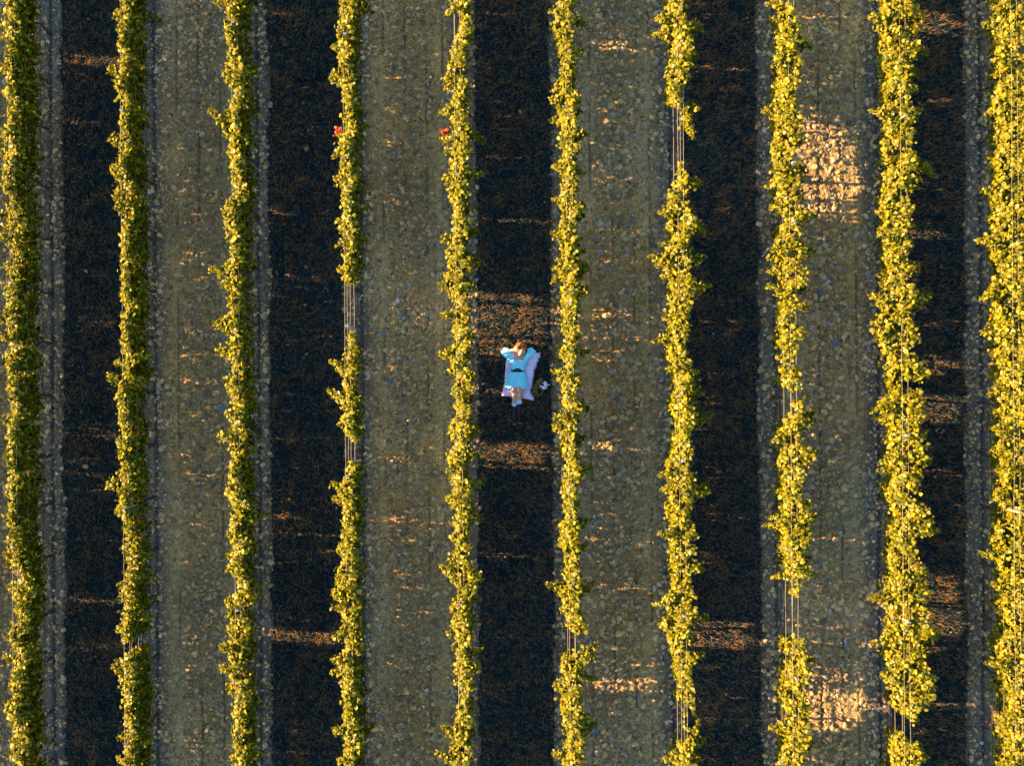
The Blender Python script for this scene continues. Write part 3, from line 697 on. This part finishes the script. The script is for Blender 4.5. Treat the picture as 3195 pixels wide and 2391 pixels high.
# ------------------------------------------------------------------ the person, throw and basket
def Q(zx, zy, z):
    p = Z1(zx, zy, z); return Vector((p[0], p[1], z))
SK = np.array([.58, .33, .20])
def build_person():
    G = float(gz(*Z1(540, 700)))
    B = MB(); paint = []
    # torso: cross-sections from the pelvis up to the neck (photo row, left, right, thickness, height)
    def ring(zy, l, r, th, zc, n=20):
        a, b = Q(l, zy, zc), Q(r, zy, zc); c = (a + b) / 2; hw = (b - a).length / 2
        return [c + Vector((hw * math.copysign(abs(math.cos(t)) ** .8, math.cos(t)), 0, th * math.copysign(abs(math.sin(t)) ** .8, math.sin(t)))) for t in (2 * math.pi * j / n for j in range(n))]
    T = [(800, 430, 625, .085, .125), (750, 420, 632, .105, .135), (700, 428, 628, .105, .135), (640, 448, 618, .09, .13), (590, 450, 622, .092, .135),
         (535, 440, 640, .108, .145), (490, 440, 645, .095, .145), (455, 455, 635, .075, .14), (432, 495, 600, .06, .14), (418, 520, 592, .052, .14)]
    B.rings([ring(*t) for t in T])
    B.tube([Q(556, 470, .14), Q(565, 430, .145), Q(578, 385, .145)], [.062, .054, .056], n=16)
    # head, face turned towards the right of the picture
    hc = Q(584, 352, .165)
    yv = Vector((.05, 1, .06)).normalized()
    nv = Vector((math.sin(R(34)), 0, math.cos(R(34)))); nv = (nv - yv * nv.dot(yv)).normalized()
    xv = yv.cross(nv).normalized()
    HA = (xv, yv, nv)
    h = lambda x, y, z: hc + xv * x + yv * y + nv * z
    B.ball(h(0, .022, -.012), (.076, .092, .095), HA, n=18)
    B.ball(h(0, -.035, .02), (.062, .082, .066), HA, n=16)
    B.ball(h(0, -.098, .048), (.026, .022, .026), HA)              # chin
    B.ball(h(0, .035, .07), (.05, .026, .022), HA)                 # brow
    for s in (-1, 1):
        B.ball(h(s * .036, -.032, .066), (.026, .026, .018), HA)   # cheeks
        B.ball(h(s * .032, .006, .072), (.017, .012, .014), HA)    # eyes
        B.ball(h(s * .075, -.005, -.01), (.011, .03, .02), HA)     # ears
        paint.append((h(s * .032, .003, .087), (.018, .007, .02), (.07, .04, .03)))
        paint.append((h(s * .034, .027, .088), (.021, .006, .02), (.20, .09, .04)))
    B.tube([h(0, .015, .082), h(0, -.012, .1), h(0, -.03, .11)], [.009, .011, .014], n=8, round_ends=True)
    B.ball(h(0, -.064, .086), (.024, .011, .012), HA)
    paint.append((h(0, -.064, .095), (.026, .012, .02), (.42, .12, .09)))
    # legs
    la, lk, lh = Q(492, 1335, .075), Q(482, 1022, .135), Q(478, 770, .125)
    ra, rk, rh = Q(546, 1325, .085), Q(550, 1005, .175), Q(572, 770, .125)
    def leg(hh, k, a, s):
        m = lambda p, q, t: p + (q - p) * t
        B.tube([hh, m(hh, k, .35), m(hh, k, .75), k, m(k, a, .14), m(k, a, .32), m(k, a, .6), m(k, a, .85), a],
               [.088, .083, .065, .056, .054, .057, .047, .036, .036], n=16, round_ends=True)
        B.tube([a, a + Vector((s * .01, -.05, .055)), a + Vector((s * .02, -.06, .12))], [.04, .04, .028], n=12, round_ends=True)
    leg(lh, lk, la, -1); leg(rh, rk, ra, 1)
    # arms: the left-hand one in the picture rests on the crown, the other goes under the head
    sL, eL, wL = Q(462, 450, .15), Q(328, 352, .10), Q(462, 332, .20)
    sR, eR, wR = Q(636, 455, .14), Q(768, 338, .085), Q(664, 340, .06)
    def arm(s, e, w):
        B.tube([s, s + (e - s) * .5, e, e + (w - e) * .35, w], [.052, .044, .037, .037, .026], n=14, round_ends=True)
    arm(sL, eL, wL); arm(sR, eR, wR)
    def hand(w, d, n, thumb):
        d = Vector(d).normalized(); n = Vector(n); n = (n - d * n.dot(d)).normalized(); s = d.cross(n).normalized() * thumb
        rr = []
        for f, hw, ht in ((-.01, .024, .018), (.02, .032, .017), (.055, .041, .015), (.088, .040, .012)):
            rr.append([w + d * f + s * (hw * math.cos(a)) + n * (ht * math.sin(a)) for a in (2 * math.pi * j / 14 for j in range(14))])
        B.rings(rr)
        for off, ln, rad in ((.031, .070, .0082), (.011, .079, .0086), (-.010, .074, .0083), (-.030, .058, .0075)):
            k0 = w + d * .082 + s * off
            k1 = k0 + d * ln * .45 + s * off * .25 - n * .006
            k2 = k1 + d * ln * .32 - n * ln * .22 + s * off * .1
            k3 = k2 + d * ln * .20 - n * ln * .28
            B.tube([k0, k1, k2, k3], [rad * 1.05, rad, rad * .92, rad * .8], n=9, round_ends=True)
        t0 = w + d * .025 + s * .028; t1 = t0 + d * .03 + s * .026 - n * .004; t2 = t1 + d * .03 + s * .008 - n * .01
        B.tube([t0, t1, t2], [.0125, .0105, .0085], n=9, round_ends=True)
    hand(wL, Q(545, 292, .235) - wL, (-.1, .3, 1), 1)
    hand(wR, Q(600, 335, .055) - wR, (0, .2, -1), 1)
    me = remesh(B, 'person', .0055, 4)
    P = verts_of(me)
    col = np.repeat(SK[None], len(P), 0)
    for c, rad, cc in paint:
        dlt = P - np.array(c)
        q = sum((dlt @ np.array(ax) / rr_) ** 2 for ax, rr_ in zip(HA, rad))
        k = np.clip(1.3 - q, 0, 1)[:, None]; col = col * (1 - k) + np.array(cc) * k
    cheek = np.exp(-np.sum((P - np.array(h(-.036, -.032, .08))) ** 2, 1) / .0008) + np.exp(-np.sum((P - np.array(h(.036, -.032, .08))) ** 2, 1) / .0008)
    col = col * (1 - .35 * np.clip(cheek, 0, 1)[:, None]) + np.array([.62, .25, .18]) * .35 * np.clip(cheek, 0, 1)[:, None]
    vcol(me, col)
    person = link('person', me, M['skin'], smooth=True)
    tag(person, 'person in pale blue dress and black boots lying on a throw, hand on head', 'person')
    # ---- hair: a cap of curls round the crown, spilling on the ground
    Hm = MB(); rr = random.Random(8)
    Hm.ball(h(0, .048, -.028), (.083, .085, .092), HA, n=14)
    for i in range(230):
        th = rr.uniform(-.35, math.pi + .35); ph = rr.uniform(-.9, .75)
        dv = (xv * math.cos(th) * math.cos(ph) + yv * (math.sin(th) * math.cos(ph)) + nv * math.sin(ph)).normalized()
        p = h(0, .045, -.02) + dv * .08
        side = dv.cross(nv).normalized(); tw = rr.uniform(0, 6.28); L = rr.uniform(.035, .085)
        pts = []
        for q in range(9):
            t = q / 8
            pts.append(p + dv * L * t + side * (.014 * math.sin(tw + t * 8) + rr.uniform(-.002, .002)) + dv.cross(side) * .014 * math.cos(tw + t * 8) + Vector((0, 0, -.06)) * t * t)
        pts = [Vector((a.x, a.y, max(a.z, .03))) for a in pts]
        Hm.tube(pts, [.0085, .009, .009, .0085, .008, .0075, .007, .006, .004], n=5)
    link('hair', Hm.mesh('hair'), M['hair'], person, smooth=True)
    # ---- dress: bodice with long full sleeves, square neckline left open
    D = MB()
    def fat(t, e): return ring(t[0], t[1] - e, t[2] + e, t[3] + .012, t[4])
    D.rings([fat((652, 446, 620, .088, .13), 2), fat((625, 440, 628, .092, .13), 3), fat((600, 440, 634, .096, .135), 5), fat((560, 434, 652, .108, .142), 4),
             fat((520, 432, 655, .114, .145), 4), fat((492, 436, 652, .100, .145), 3), fat((478, 446, 640, .085, .143), 2)])
    D.tube([Q(462, 500, .15), Q(452, 462, .15), Q(415, 425, .14), Q(365, 385, .13), Q(330, 352, .115), Q(352, 330, .14), Q(385, 333, .16)],
           [.058, .070, .078, .080, .066, .056, .048], n=16, round_ends=True)
    D.tube([Q(640, 500, .15), Q(644, 462, .145), Q(672, 425, .13), Q(715, 385, .115), Q(758, 345, .095), Q(735, 330, .08), Q(680, 338, .07)],
           [.056, .066, .074, .076, .064, .054, .045], n=16, round_ends=True)
    dm = remesh(D, 'dress', .008, 3)
    dress = link('dress', dm, M['dress'], person, smooth=True)
    # skirt: an open bell with folds
    Sk = MB(); n = 56; rows = []
    prof = [(645, 440, 626, .098, .135), (656, 404, 655, .112, .135), (690, 388, 660, .122, .135), (740, 370, 664, .125, .135), (800, 362, 666, .118, .13), (850, 362, 668, .108, .125), (880, 368, 668, .100, .12)]
    for i, (zy, l, r_, th, zc) in enumerate(prof):
        a, b = Q(l, zy, zc), Q(r_, zy, zc); c = (a + b) / 2; hw = (b - a).length / 2
        k = i / (len(prof) - 1); rg = []
        for j in range(n):
            t = 2 * math.pi * j / n
            f = 1 + .075 * k * math.sin(t * 11 + 1) + .05 * k * math.sin(t * 6 + 2.2)
            x = hw * f * math.copysign(abs(math.cos(t)) ** .85, math.cos(t)); z = th * f * math.sin(t)
            sag = .018 * k * math.sin(t * 4 + 1)
            rg.append((c.x + x, c.y + sag, max(zc + z, .035)))
        rows.append(rg)
    Sk.rings(rows, cap=False)
    sk = link('skirt', Sk.mesh('skirt'), M['dress'], dress, smooth=True)
    sm = sk.modifiers.new('s', 'SUBSURF'); sm.levels = 1; sm.render_levels = 1
    so_ = sk.modifiers.new('t', 'SOLIDIFY'); so_.thickness = .006
    # belt: wide, rising to a point in the middle of the waist
    Be = MB(); n = 40; rows = []
    for k, (zy, zlow) in enumerate(((604, 0), (628, 0), (652, 0))):
        l, r_ = 437, 626
        a, b = Q(l, zy, .135), Q(r_, zy, .135); c = (a + b) / 2; hw = (b - a).length / 2
        rows.append([(c.x + hw * 1.03 * math.cos(t), c.y + (.022 * math.exp(-((t - 1.6) / .35) ** 2) if k == 0 else 0) - .006 * math.cos(t), .133 + .112 * math.sin(t)) for t in (2 * math.pi * j / n for j in range(n))])
    Be.rings(rows, cap=False)
    be = link('belt', Be.mesh('belt'), M['belt'], person, smooth=True)
    bm_ = be.modifiers.new('t', 'SOLIDIFY'); bm_.thickness = .008
    # socks folded over knee-high boots
    for a, k, zx0, zy0, zx1, zy1, s, zz in ((la, lk, 483, 1094, 486, 1142, -1, .125), (ra, rk, 549, 1052, 552, 1110, 1, .16)):
        So = MB()
        p0, p1 = Q(zx0, zy0, zz), Q(zx1, zy1, zz - .008)
        d_ = p1 - p0
        So.tube([p0 - d_ * .06, p0 + d_ * .12, p0 + d_ * .45, p0 + d_ * .85, p1], [.052, .0605, .062, .0595, .053], n=20)
        link('sock', So.mesh('sock'), M['sock'], person, smooth=True)
        Bo = MB()
        Bo.tube([p0 + d_ * .75, p1, p1 + (a - p1) * .4, p1 + (a - p1) * .8, a, a + Vector((s * .002, -.022, 0))], [.056, .058, .055, .048, .050, .045], n=18, round_ends=True)
        f0 = a + Vector((0, -.012, -.012)); ft = a + Vector((s * .03, -.055, .165))
        Bo.tube([f0 + Vector((0, .0, .0)), f0 + (ft - f0) * .35, f0 + (ft - f0) * .7, ft], [.047, .048, .046, .036], n=16, flat=.8, round_ends=True)
        bt = link('boot', remesh(Bo, 'boot', .006, 2), M['boot'], person, smooth=True)
        sl = MB()
        off = Vector((0, -.046, 0))
        sl.tube([f0 + off * .9 + Vector((0, 0, -.03)), f0 + (ft - f0) * .4 + off, f0 + (ft - f0) * .75 + off, ft + off * .75 + Vector((0, 0, .02))], [.034, .030, .040, .030], n=14, flat=.22, up=(0, 1, 0))
        link('sole', sl.mesh('sole'), M['sole'], bt, smooth=True)
    return person
build_person()

def build_throw():
    nL, nW = 90, 46
    l = interp_line(BL, nL); r_ = interp_line(BR, nL)
    V_, F_ = [], []
    for i in range(nL):
        for j in range(nW):
            t = j / (nW - 1)
            zx = l[i, 0] + (r_[i, 0] - l[i, 0]) * t; zy = l[i, 1] + (r_[i, 1] - l[i, 1]) * t
            if i > nL - 12:                                      # the lower edge dips in the middle
                zy -= 26 * math.sin(math.pi * t) * (i - nL + 12) / 12 * .4
            x, y = Z1(zx, zy, .06)
            rip = .016 * math.sin((zx * .9 + zy * .35) * .055 + 3 * float(vnoise(x, y, .25, 52))) * (.25 + 1.1 * max(0, t - .5) + .6 * max(0, .25 - t))
            z = .05 + rip + .018 * (float(vnoise(x, y, .12, 51)) - .5) + float(gz(x, y))
            V_.append((x, y, max(z, .012)))
    for i in range(nL - 1):
        for j in range(nW - 1):
            a = i * nW + j; F_.append((a, a + 1, a + nW + 1, a + nW))
    me = bpy.data.meshes.new('throw_blanket'); me.from_pydata(V_, [], [f[::-1] for f in F_]); me.update()
    o = link('throw_blanket', me, M['blanket'], smooth=True)
    s = o.modifiers.new('t', 'SOLIDIFY'); s.thickness = .012
    tag(o, 'lavender throw with a ragged fringed edge, spread on the grass under the person', 'blanket')
    Fr = MB(); rr = random.Random(4)
    for i in range(2, nL - 2):
        for q in range(2):
            t = (i + rr.random()) / nL
            k = min(int(t * nL), nL - 1)
            p = Vector(V_[k * nW + nW - 1]); L = rr.uniform(.018, .045) * (1.7 if k < 30 else 1.0)
            dx = Vector((rr.uniform(.5, 1), rr.uniform(-.5, .6), 0)).normalized()
            Fr.tube([p - dx * .006, p + dx * L * .5 + Vector((0, 0, .006)), p + dx * L + Vector((0, rr.uniform(-.01, .01), -.008))], [.0045, .005, .003], n=5)
    for j in range(1, nW - 1):
        p = Vector(V_[(nL - 1) * nW + j])
        Fr.tube([p + Vector((0, .004, 0)), p + Vector((rr.uniform(-.006, .006), -.014, -.004))], [.004, .0025], n=5)
    link('fringe', Fr.mesh('fringe'), M['fringe'], o, smooth=True)
build_throw()

def build_basket():
    cs = [Q(*p, .16) for p in BASKET_C]
    c = sum(cs, Vector()) / 4; c.z = float(gz(c.x, c.y)) + .0
    ux = (cs[2] - cs[1]); ux.z = 0; LX = ux.length / 2; ux.normalize()     # long way, up to the right
    uy = Vector((-ux.y, ux.x, 0)); LY = (cs[1] - cs[0]).length / 2
    root = empty('picnic_basket', c)
    tag(root, 'small open wicker basket standing in the grass beside the lavender throw', 'basket')
    P = lambda a, b, z: ux * a + uy * b + Vector((0, 0, z))
    def rect(a, b, z, n=6, rad=.03):
        pts = []
        for sx, sy, t0 in ((1, 1, 0), (-1, 1, 90), (-1, -1, 180), (1, -1, 270)):
            for i in range(n):
                t = R(t0 + 90 * i / (n - 1)); pts.append(P(sx * (a - rad) + rad * math.cos(t), sy * (b - rad) + rad * math.sin(t), z))
        return pts
    Bd = MB(); rg = []
    for i in range(13):                                            # woven wall, bulging strand by strand
        z = .012 + i * .0125; k = i / 12
        rg.append(rect(LX * (.86 + .12 * k) + .004 * (i % 2), LY * (.84 + .13 * k) + .004 * (i % 2), z))
    inner = [rect(LX * (.83 + .12 * k) - .006, LY * (.80 + .13 * k) - .006, .162 - .012 * i) for i, k in enumerate(np.linspace(1, 0, 12))]
    Bd.rings(rg + inner)
    link('body', Bd.mesh('body'), M['wicker_dark'], root, smooth=False)
    Rm = MB(); ring_ = rect(LX, LY, .165)
    Rm.tube(ring_ + ring_[:2], .0105, n=8)
    for i in range(0, 46):                                          # wrapped strands round the rim
        q = ring_[i % len(ring_)]
    link('rim', Rm.mesh('rim'), M['wicker'], root, smooth=True)
    for nm, a in (('crossbar', -.012),):
        H_ = MB(); H_.tube([P(a, -LY, .165), P(a, -LY * .5, .178), P(a, 0, .182), P(a, LY * .5, .178), P(a, LY, .165)], .010, n=8)
        link('handle', H_.mesh('handle'), M['wicker'], root, smooth=True)
    # the fruit, the cloth and the bottle inside
    W = lambda a, b, z: c + P(a, b, z)
    rr = random.Random(12)
    def bunch(spots, lab):
        G_ = MB()
        for a, b, wz, nn in spots:
            for i in range(nn):
                q = W(a + rr.gauss(0, .026), b + rr.gauss(0, .026), wz + rr.uniform(-.03, .022))
                G_.ball(q, rr.uniform(.0095, .013), n=6)
        o = link('grape_bunch', G_.mesh('grape_bunch'), M['grape'], smooth=True)
        tag(o, lab, 'grapes', 'green grape bunches in the basket')
    bunch([(-.10, .045, .15, 50), (-.06, .055, .155, 40), (-.11, -.005, .145, 30), (-.13, -.04, .14, 16)], 'green grapes heaped in the lower half of the basket, below its handle')
    bunch([(.05, .06, .165, 50), (.09, .065, .17, 50), (.12, .055, .165, 30)], 'green grapes heaped in the upper half of the basket, beside the white cloth')
    Cl = MB(); n = 22; V_ = []
    for i in range(n):
        for j in range(n):
            s, t = i / (n - 1) - .5, j / (n - 1) - .5
            a = .10 + s * .15 + .012 * math.sin(t * 9); b = -.062 + t * .13 + .012 * math.sin(s * 11)
            z = .175 + .022 * math.sin(s * 14 + t * 5) + .016 * math.sin(t * 17 - s * 6) - .10 * max(0, abs(b + .02) - LY) * 2
            V_.append(W(a, b, z))
    Cl.add(V_, [(i * n + j, i * n + j + 1, (i + 1) * n + j + 1, (i + 1) * n + j) for i in range(n - 1) for j in range(n - 1)
                if not ((i / (n - 1) - .35) ** 2 + (j / (n - 1) - .80) ** 2 < .045)])
    co_ = link('cloth', Cl.mesh('cloth'), M['cloth'], smooth=True)
    co_.modifiers.new('t', 'SOLIDIFY').thickness = .005
    tag(co_, 'crumpled white cloth spilling over the upper corner of the basket', 'cloth')
    Bt = MB()
    Bt.tube([W(-.005, -.02, .145), W(.03, -.012, .15), W(.085, .0, .16), W(.105, .005, .165), W(.12, .01, .168), W(.165, .022, .18)],
            [.034, .036, .035, .026, .014, .012], n=16, round_ends=True)
    tag(link('bottle', Bt.mesh('bottle'), M['glass'], smooth=True), 'dark bottle lying in the basket between the grapes and the white cloth', 'bottle')
build_basket()
# ------------------------------------------------------------------ single stones large enough to point at
STONES = """00 1780,790,30,p 1370,960,26,b 1680,1000,34,g 1610,1230,34,g 1785,1350,36,g 1415,1395,36,g 1830,630,28,t
01 1475,720,30,g 1680,990,38,p 1855,880,26,g 435,130,26,p 1570,850,38,g
02 1265,515,44,p 1905,205,56,b 1800,760,36,g 1385,775,34,g 445,595,34,b
10 1145,1340,44,p 1365,825,44,t 1285,965,38,g 945,675,26,p 1480,1275,34,g
11 1165,75,42,p 1235,380,34,g 1215,935,40,w 1090,1225,36,b 1500,1400,48,g 1145,1625,50,b 875,940,34,t 1380,820,44,t
12 1460,715,50,b 1035,415,48,t 1495,340,40,p 1050,695,46,g 1575,1420,48,g 1000,1470,36,p 1155,1130,36,p 1525,985,30,w 1345,1170,28,t
20 775,45,40,g 785,440,44,g 940,465,48,g 850,450,42,t 830,105,30,b 655,880,40,g 1325,1445,36,p 2110,290,34,b 795,805,32,b 1010,170,30,g
21 730,390,60,g 830,660,66,g 965,1000,42,w 960,830,42,b 1180,880,36,g 805,60,38,t 790,890,40,g 730,930,34,t
22 720,1190,48,b 770,1000,42,b 645,1085,42,b 720,240,40,g 970,1240,40,g 2130,475,36,p 1345,480,50,w
30 435,790,44,g 660,845,38,g 600,540,34,b 540,450,42,t 585,215,38,g
31 635,660,56,b 465,845,44,b 585,915,54,t 775,365,44,b 1825,580,48,t 580,1290,50,b 490,1535,36,g 715,375,34,t 510,1495,36,b
32 600,65,32,g 860,105,42,t 680,410,36,g 755,910,34,p 650,1155,52,g 460,1520,48,b 1855,550,36,p
13 570,220,20,p 630,290,18,p 860,550,24,g 925,690,24,g 615,715,24,b 840,580,20,w
33 1100,40,26,p 390,345,26,b 375,450,22,g"""
SC = {'p': ((.32, .25, .155), 'pale'), 'b': ((.11, .165, .19), 'bluish'), 'g': ((.20, .165, .095), 'grey-brown'), 't': ((.27, .16, .07), 'tan'), 'w': ((.5, .46, .4), 'whitish')}
LANE = {0: 'outermost left grass lane', 1: 'far left track', 2: 'second grass lane', 3: 'track left of person', 4: "person's grass lane",
        5: 'track right of person', 6: 'dark grass lane', 7: 'far right track', 8: 'outermost right grass lane'}
def stone_label(x, y, size, word):
    u, k = lane_u(x); u = float(u); k = int(k)
    ac = 'left edge of' if u < -.28 else ('right edge of' if u > .28 else 'middle of')
    yy = ('at the top', 'high up', 'above head level', 'level with the person', 'below boot level', 'low down', 'at the bottom')[min(6, max(0, int((8.2 - y) / 2.35)))]
    sh = 'large' if size > .135 else ('small' if size < .10 else 'medium')
    return f"{sh} {word} stone, {ac} {LANE[k]}, {yy}" if k in LANE else None
def build_stones():
    seen = set(); rr = np.random.default_rng(77)
    # a sphere of quads, dented by noise
    nu, nv = 14, 9
    for line in STONES.split('\n'):
        h_, *items = line.split()
        ti, tj = int(h_[0]), int(h_[1])
        for it in items:
            a, b, s, c = it.split(','); kk = 2.7588 if tj < 3 else 1.586
            x, y = world(*tile(ti, tj, float(a), float(b)), .02)
            size = float(s) / kk / S * 1.08
            col, word = SC[c]
            lab = stone_label(x, y, size, word)
            if lab is None or lab in seen: continue
            seen.add(lab)
            ph = rr.uniform(0, 6.28); asp = rr.uniform(.68, .95); hgt = rr.uniform(.28, .45)
            k1, k2, k3 = rr.normal(0, 1, 3), rr.normal(0, 1, 3), rr.normal(0, 1, 3)
            V_ = []
            for i in range(1, nv):
                t = math.pi * i / nv
                for j in range(nu):
                    p = 2 * math.pi * j / nu
                    d = np.array([math.sin(t) * math.cos(p), math.sin(t) * math.sin(p), -math.cos(t)])
                    f = 1 + .13 * math.sin(2.2 * d @ k1 + 1) + .10 * math.sin(3.1 * d @ k2) - .10 * max(0, d @ k3 / (np.linalg.norm(k3)) - .5) * 2
                    q = d * f * np.array([1, asp, hgt]) * size / 2
                    V_.append((q[0] * math.cos(ph) - q[1] * math.sin(ph), q[0] * math.sin(ph) + q[1] * math.cos(ph), q[2]))
            n0 = len(V_)
            V_ += [(0, 0, -size * hgt / 2), (0, 0, size * hgt / 2 * .96)]
            F_ = []
            for i in range(nv - 2):
                for j in range(nu):
                    q, w_ = i * nu + j, i * nu + (j + 1) % nu
                    F_.append((q, w_, w_ + nu, q + nu))
            for j in range(nu):
                F_.append((n0, (j + 1) % nu, j)); F_.append((n0 + 1, (nv - 2) * nu + j, (nv - 2) * nu + (j + 1) % nu))
            me = bpy.data.meshes.new('stone'); me.from_pydata(V_, [], F_); me.update()
            vcol(me, np.repeat(np.array([col]) * rr.uniform(.85, 1.15), len(V_), 0))
            o = link('stone', me, M['stone'], smooth=True)
            o.location = (x, y, float(gz(x, y)) + size * hgt * .18)
            tag(o, lab, 'stone', 'larger stones lying on the tracks')
build_stones()
# a round blue disc lying at the edge of the track
def build_lid():
    x, y = world(*tile(2, 3, 391, 776), .02); mb = MB(); s = .075
    prof = [(.0, .012), (.55, .013), (.8, .012), (.86, .020), (.97, .019), (1.0, .010), (1.0, -.012), (.93, -.012), (.90, .004), (.3, .006)]
    mb.rings([[(s * r_ * math.cos(a) + 1e-4, s * r_ * math.sin(a), z) for a in (2 * math.pi * j / 28 for j in range(28))] for r_, z in prof[1:]])
    o = link('plastic_disc', mb.mesh('plastic_disc'), M['blue'], smooth=True)
    o.location = (x, y, float(gz(x, y)) + .03); o.rotation_euler = (.15, -.1, 0)
    tag(o, 'round blue disc lying on the left edge of the stony track right of the person', 'disc')
    x, y = world(*tile(2, 3, 366, 340), .02); mb = MB(); rr = random.Random(3)
    V_ = [(.07 * (i / 7 - .5) + rr.uniform(-.006, .006), .055 * (j / 5 - .5) + rr.uniform(-.006, .006), .02 * math.sin(i * 1.1 + j) + .01) for i in range(8) for j in range(6)]
    mb.add(V_, [(i * 6 + j, (i + 1) * 6 + j, (i + 1) * 6 + j + 1, i * 6 + j + 1) for i in range(7) for j in range(5)])
    o = link('plastic_scrap', mb.mesh('plastic_scrap'), M['blue'], smooth=False)
    o.modifiers.new('t', 'SOLIDIFY').thickness = .003
    o.location = (x, y, float(gz(x, y)) + .02)
    tag(o, 'crumpled blue scrap beside the gap of the vine row right of the person', 'litter')
build_lid()
# ------------------------------------------------------------------ light, sky, camera
sun = bpy.data.lights.new('sun', 'SUN'); sun.energy = 4.6; sun.angle = R(.55); sun.color = (1.0, .64, .38)
so = bpy.data.objects.new('sun', sun); COL.objects.link(so)
d = Vector((math.cos(SUN_EL) * math.cos(SUN_AZ), -math.cos(SUN_EL) * math.sin(SUN_AZ), -math.sin(SUN_EL)))
so.rotation_euler = d.to_track_quat('-Z', 'Y').to_euler()
so.location = (-30, 2, 12)
w = bpy.data.worlds.new('World'); scene.world = w; w.use_nodes = True
nt = w.node_tree; bg = nt.nodes['Background']
sky = nt.nodes.new('ShaderNodeTexSky'); sky.sky_type = 'NISHITA'; sky.sun_disc = False
sky.sun_elevation = SUN_EL; sky.sun_rotation = R(-90) + SUN_AZ
sky.ozone_density = 3.0; sky.air_density = 1.0; sky.dust_density = 1.0
nt.links.new(sky.outputs[0], bg.inputs[0]); bg.inputs[1].default_value = 0.10
cam = bpy.data.cameras.new('camera'); co = bpy.data.objects.new('camera', cam); COL.objects.link(co)
co.location = (0, 0, H); co.rotation_euler = (0, 0, ROLL)
cam.sensor_width = 36; cam.lens = 36 * FPX / 3195
cam.clip_start = .5; cam.clip_end = 2000
scene.camera = co
vs = scene.view_settings
vs.view_transform = 'Standard'; vs.look = 'None'; vs.exposure = 2.7; vs.gamma = 1
scene.render.engine = 'CYCLES'
scene.cycles.max_bounces = 6; scene.cycles.diffuse_bounces = 4; scene.cycles.transmission_bounces = 3
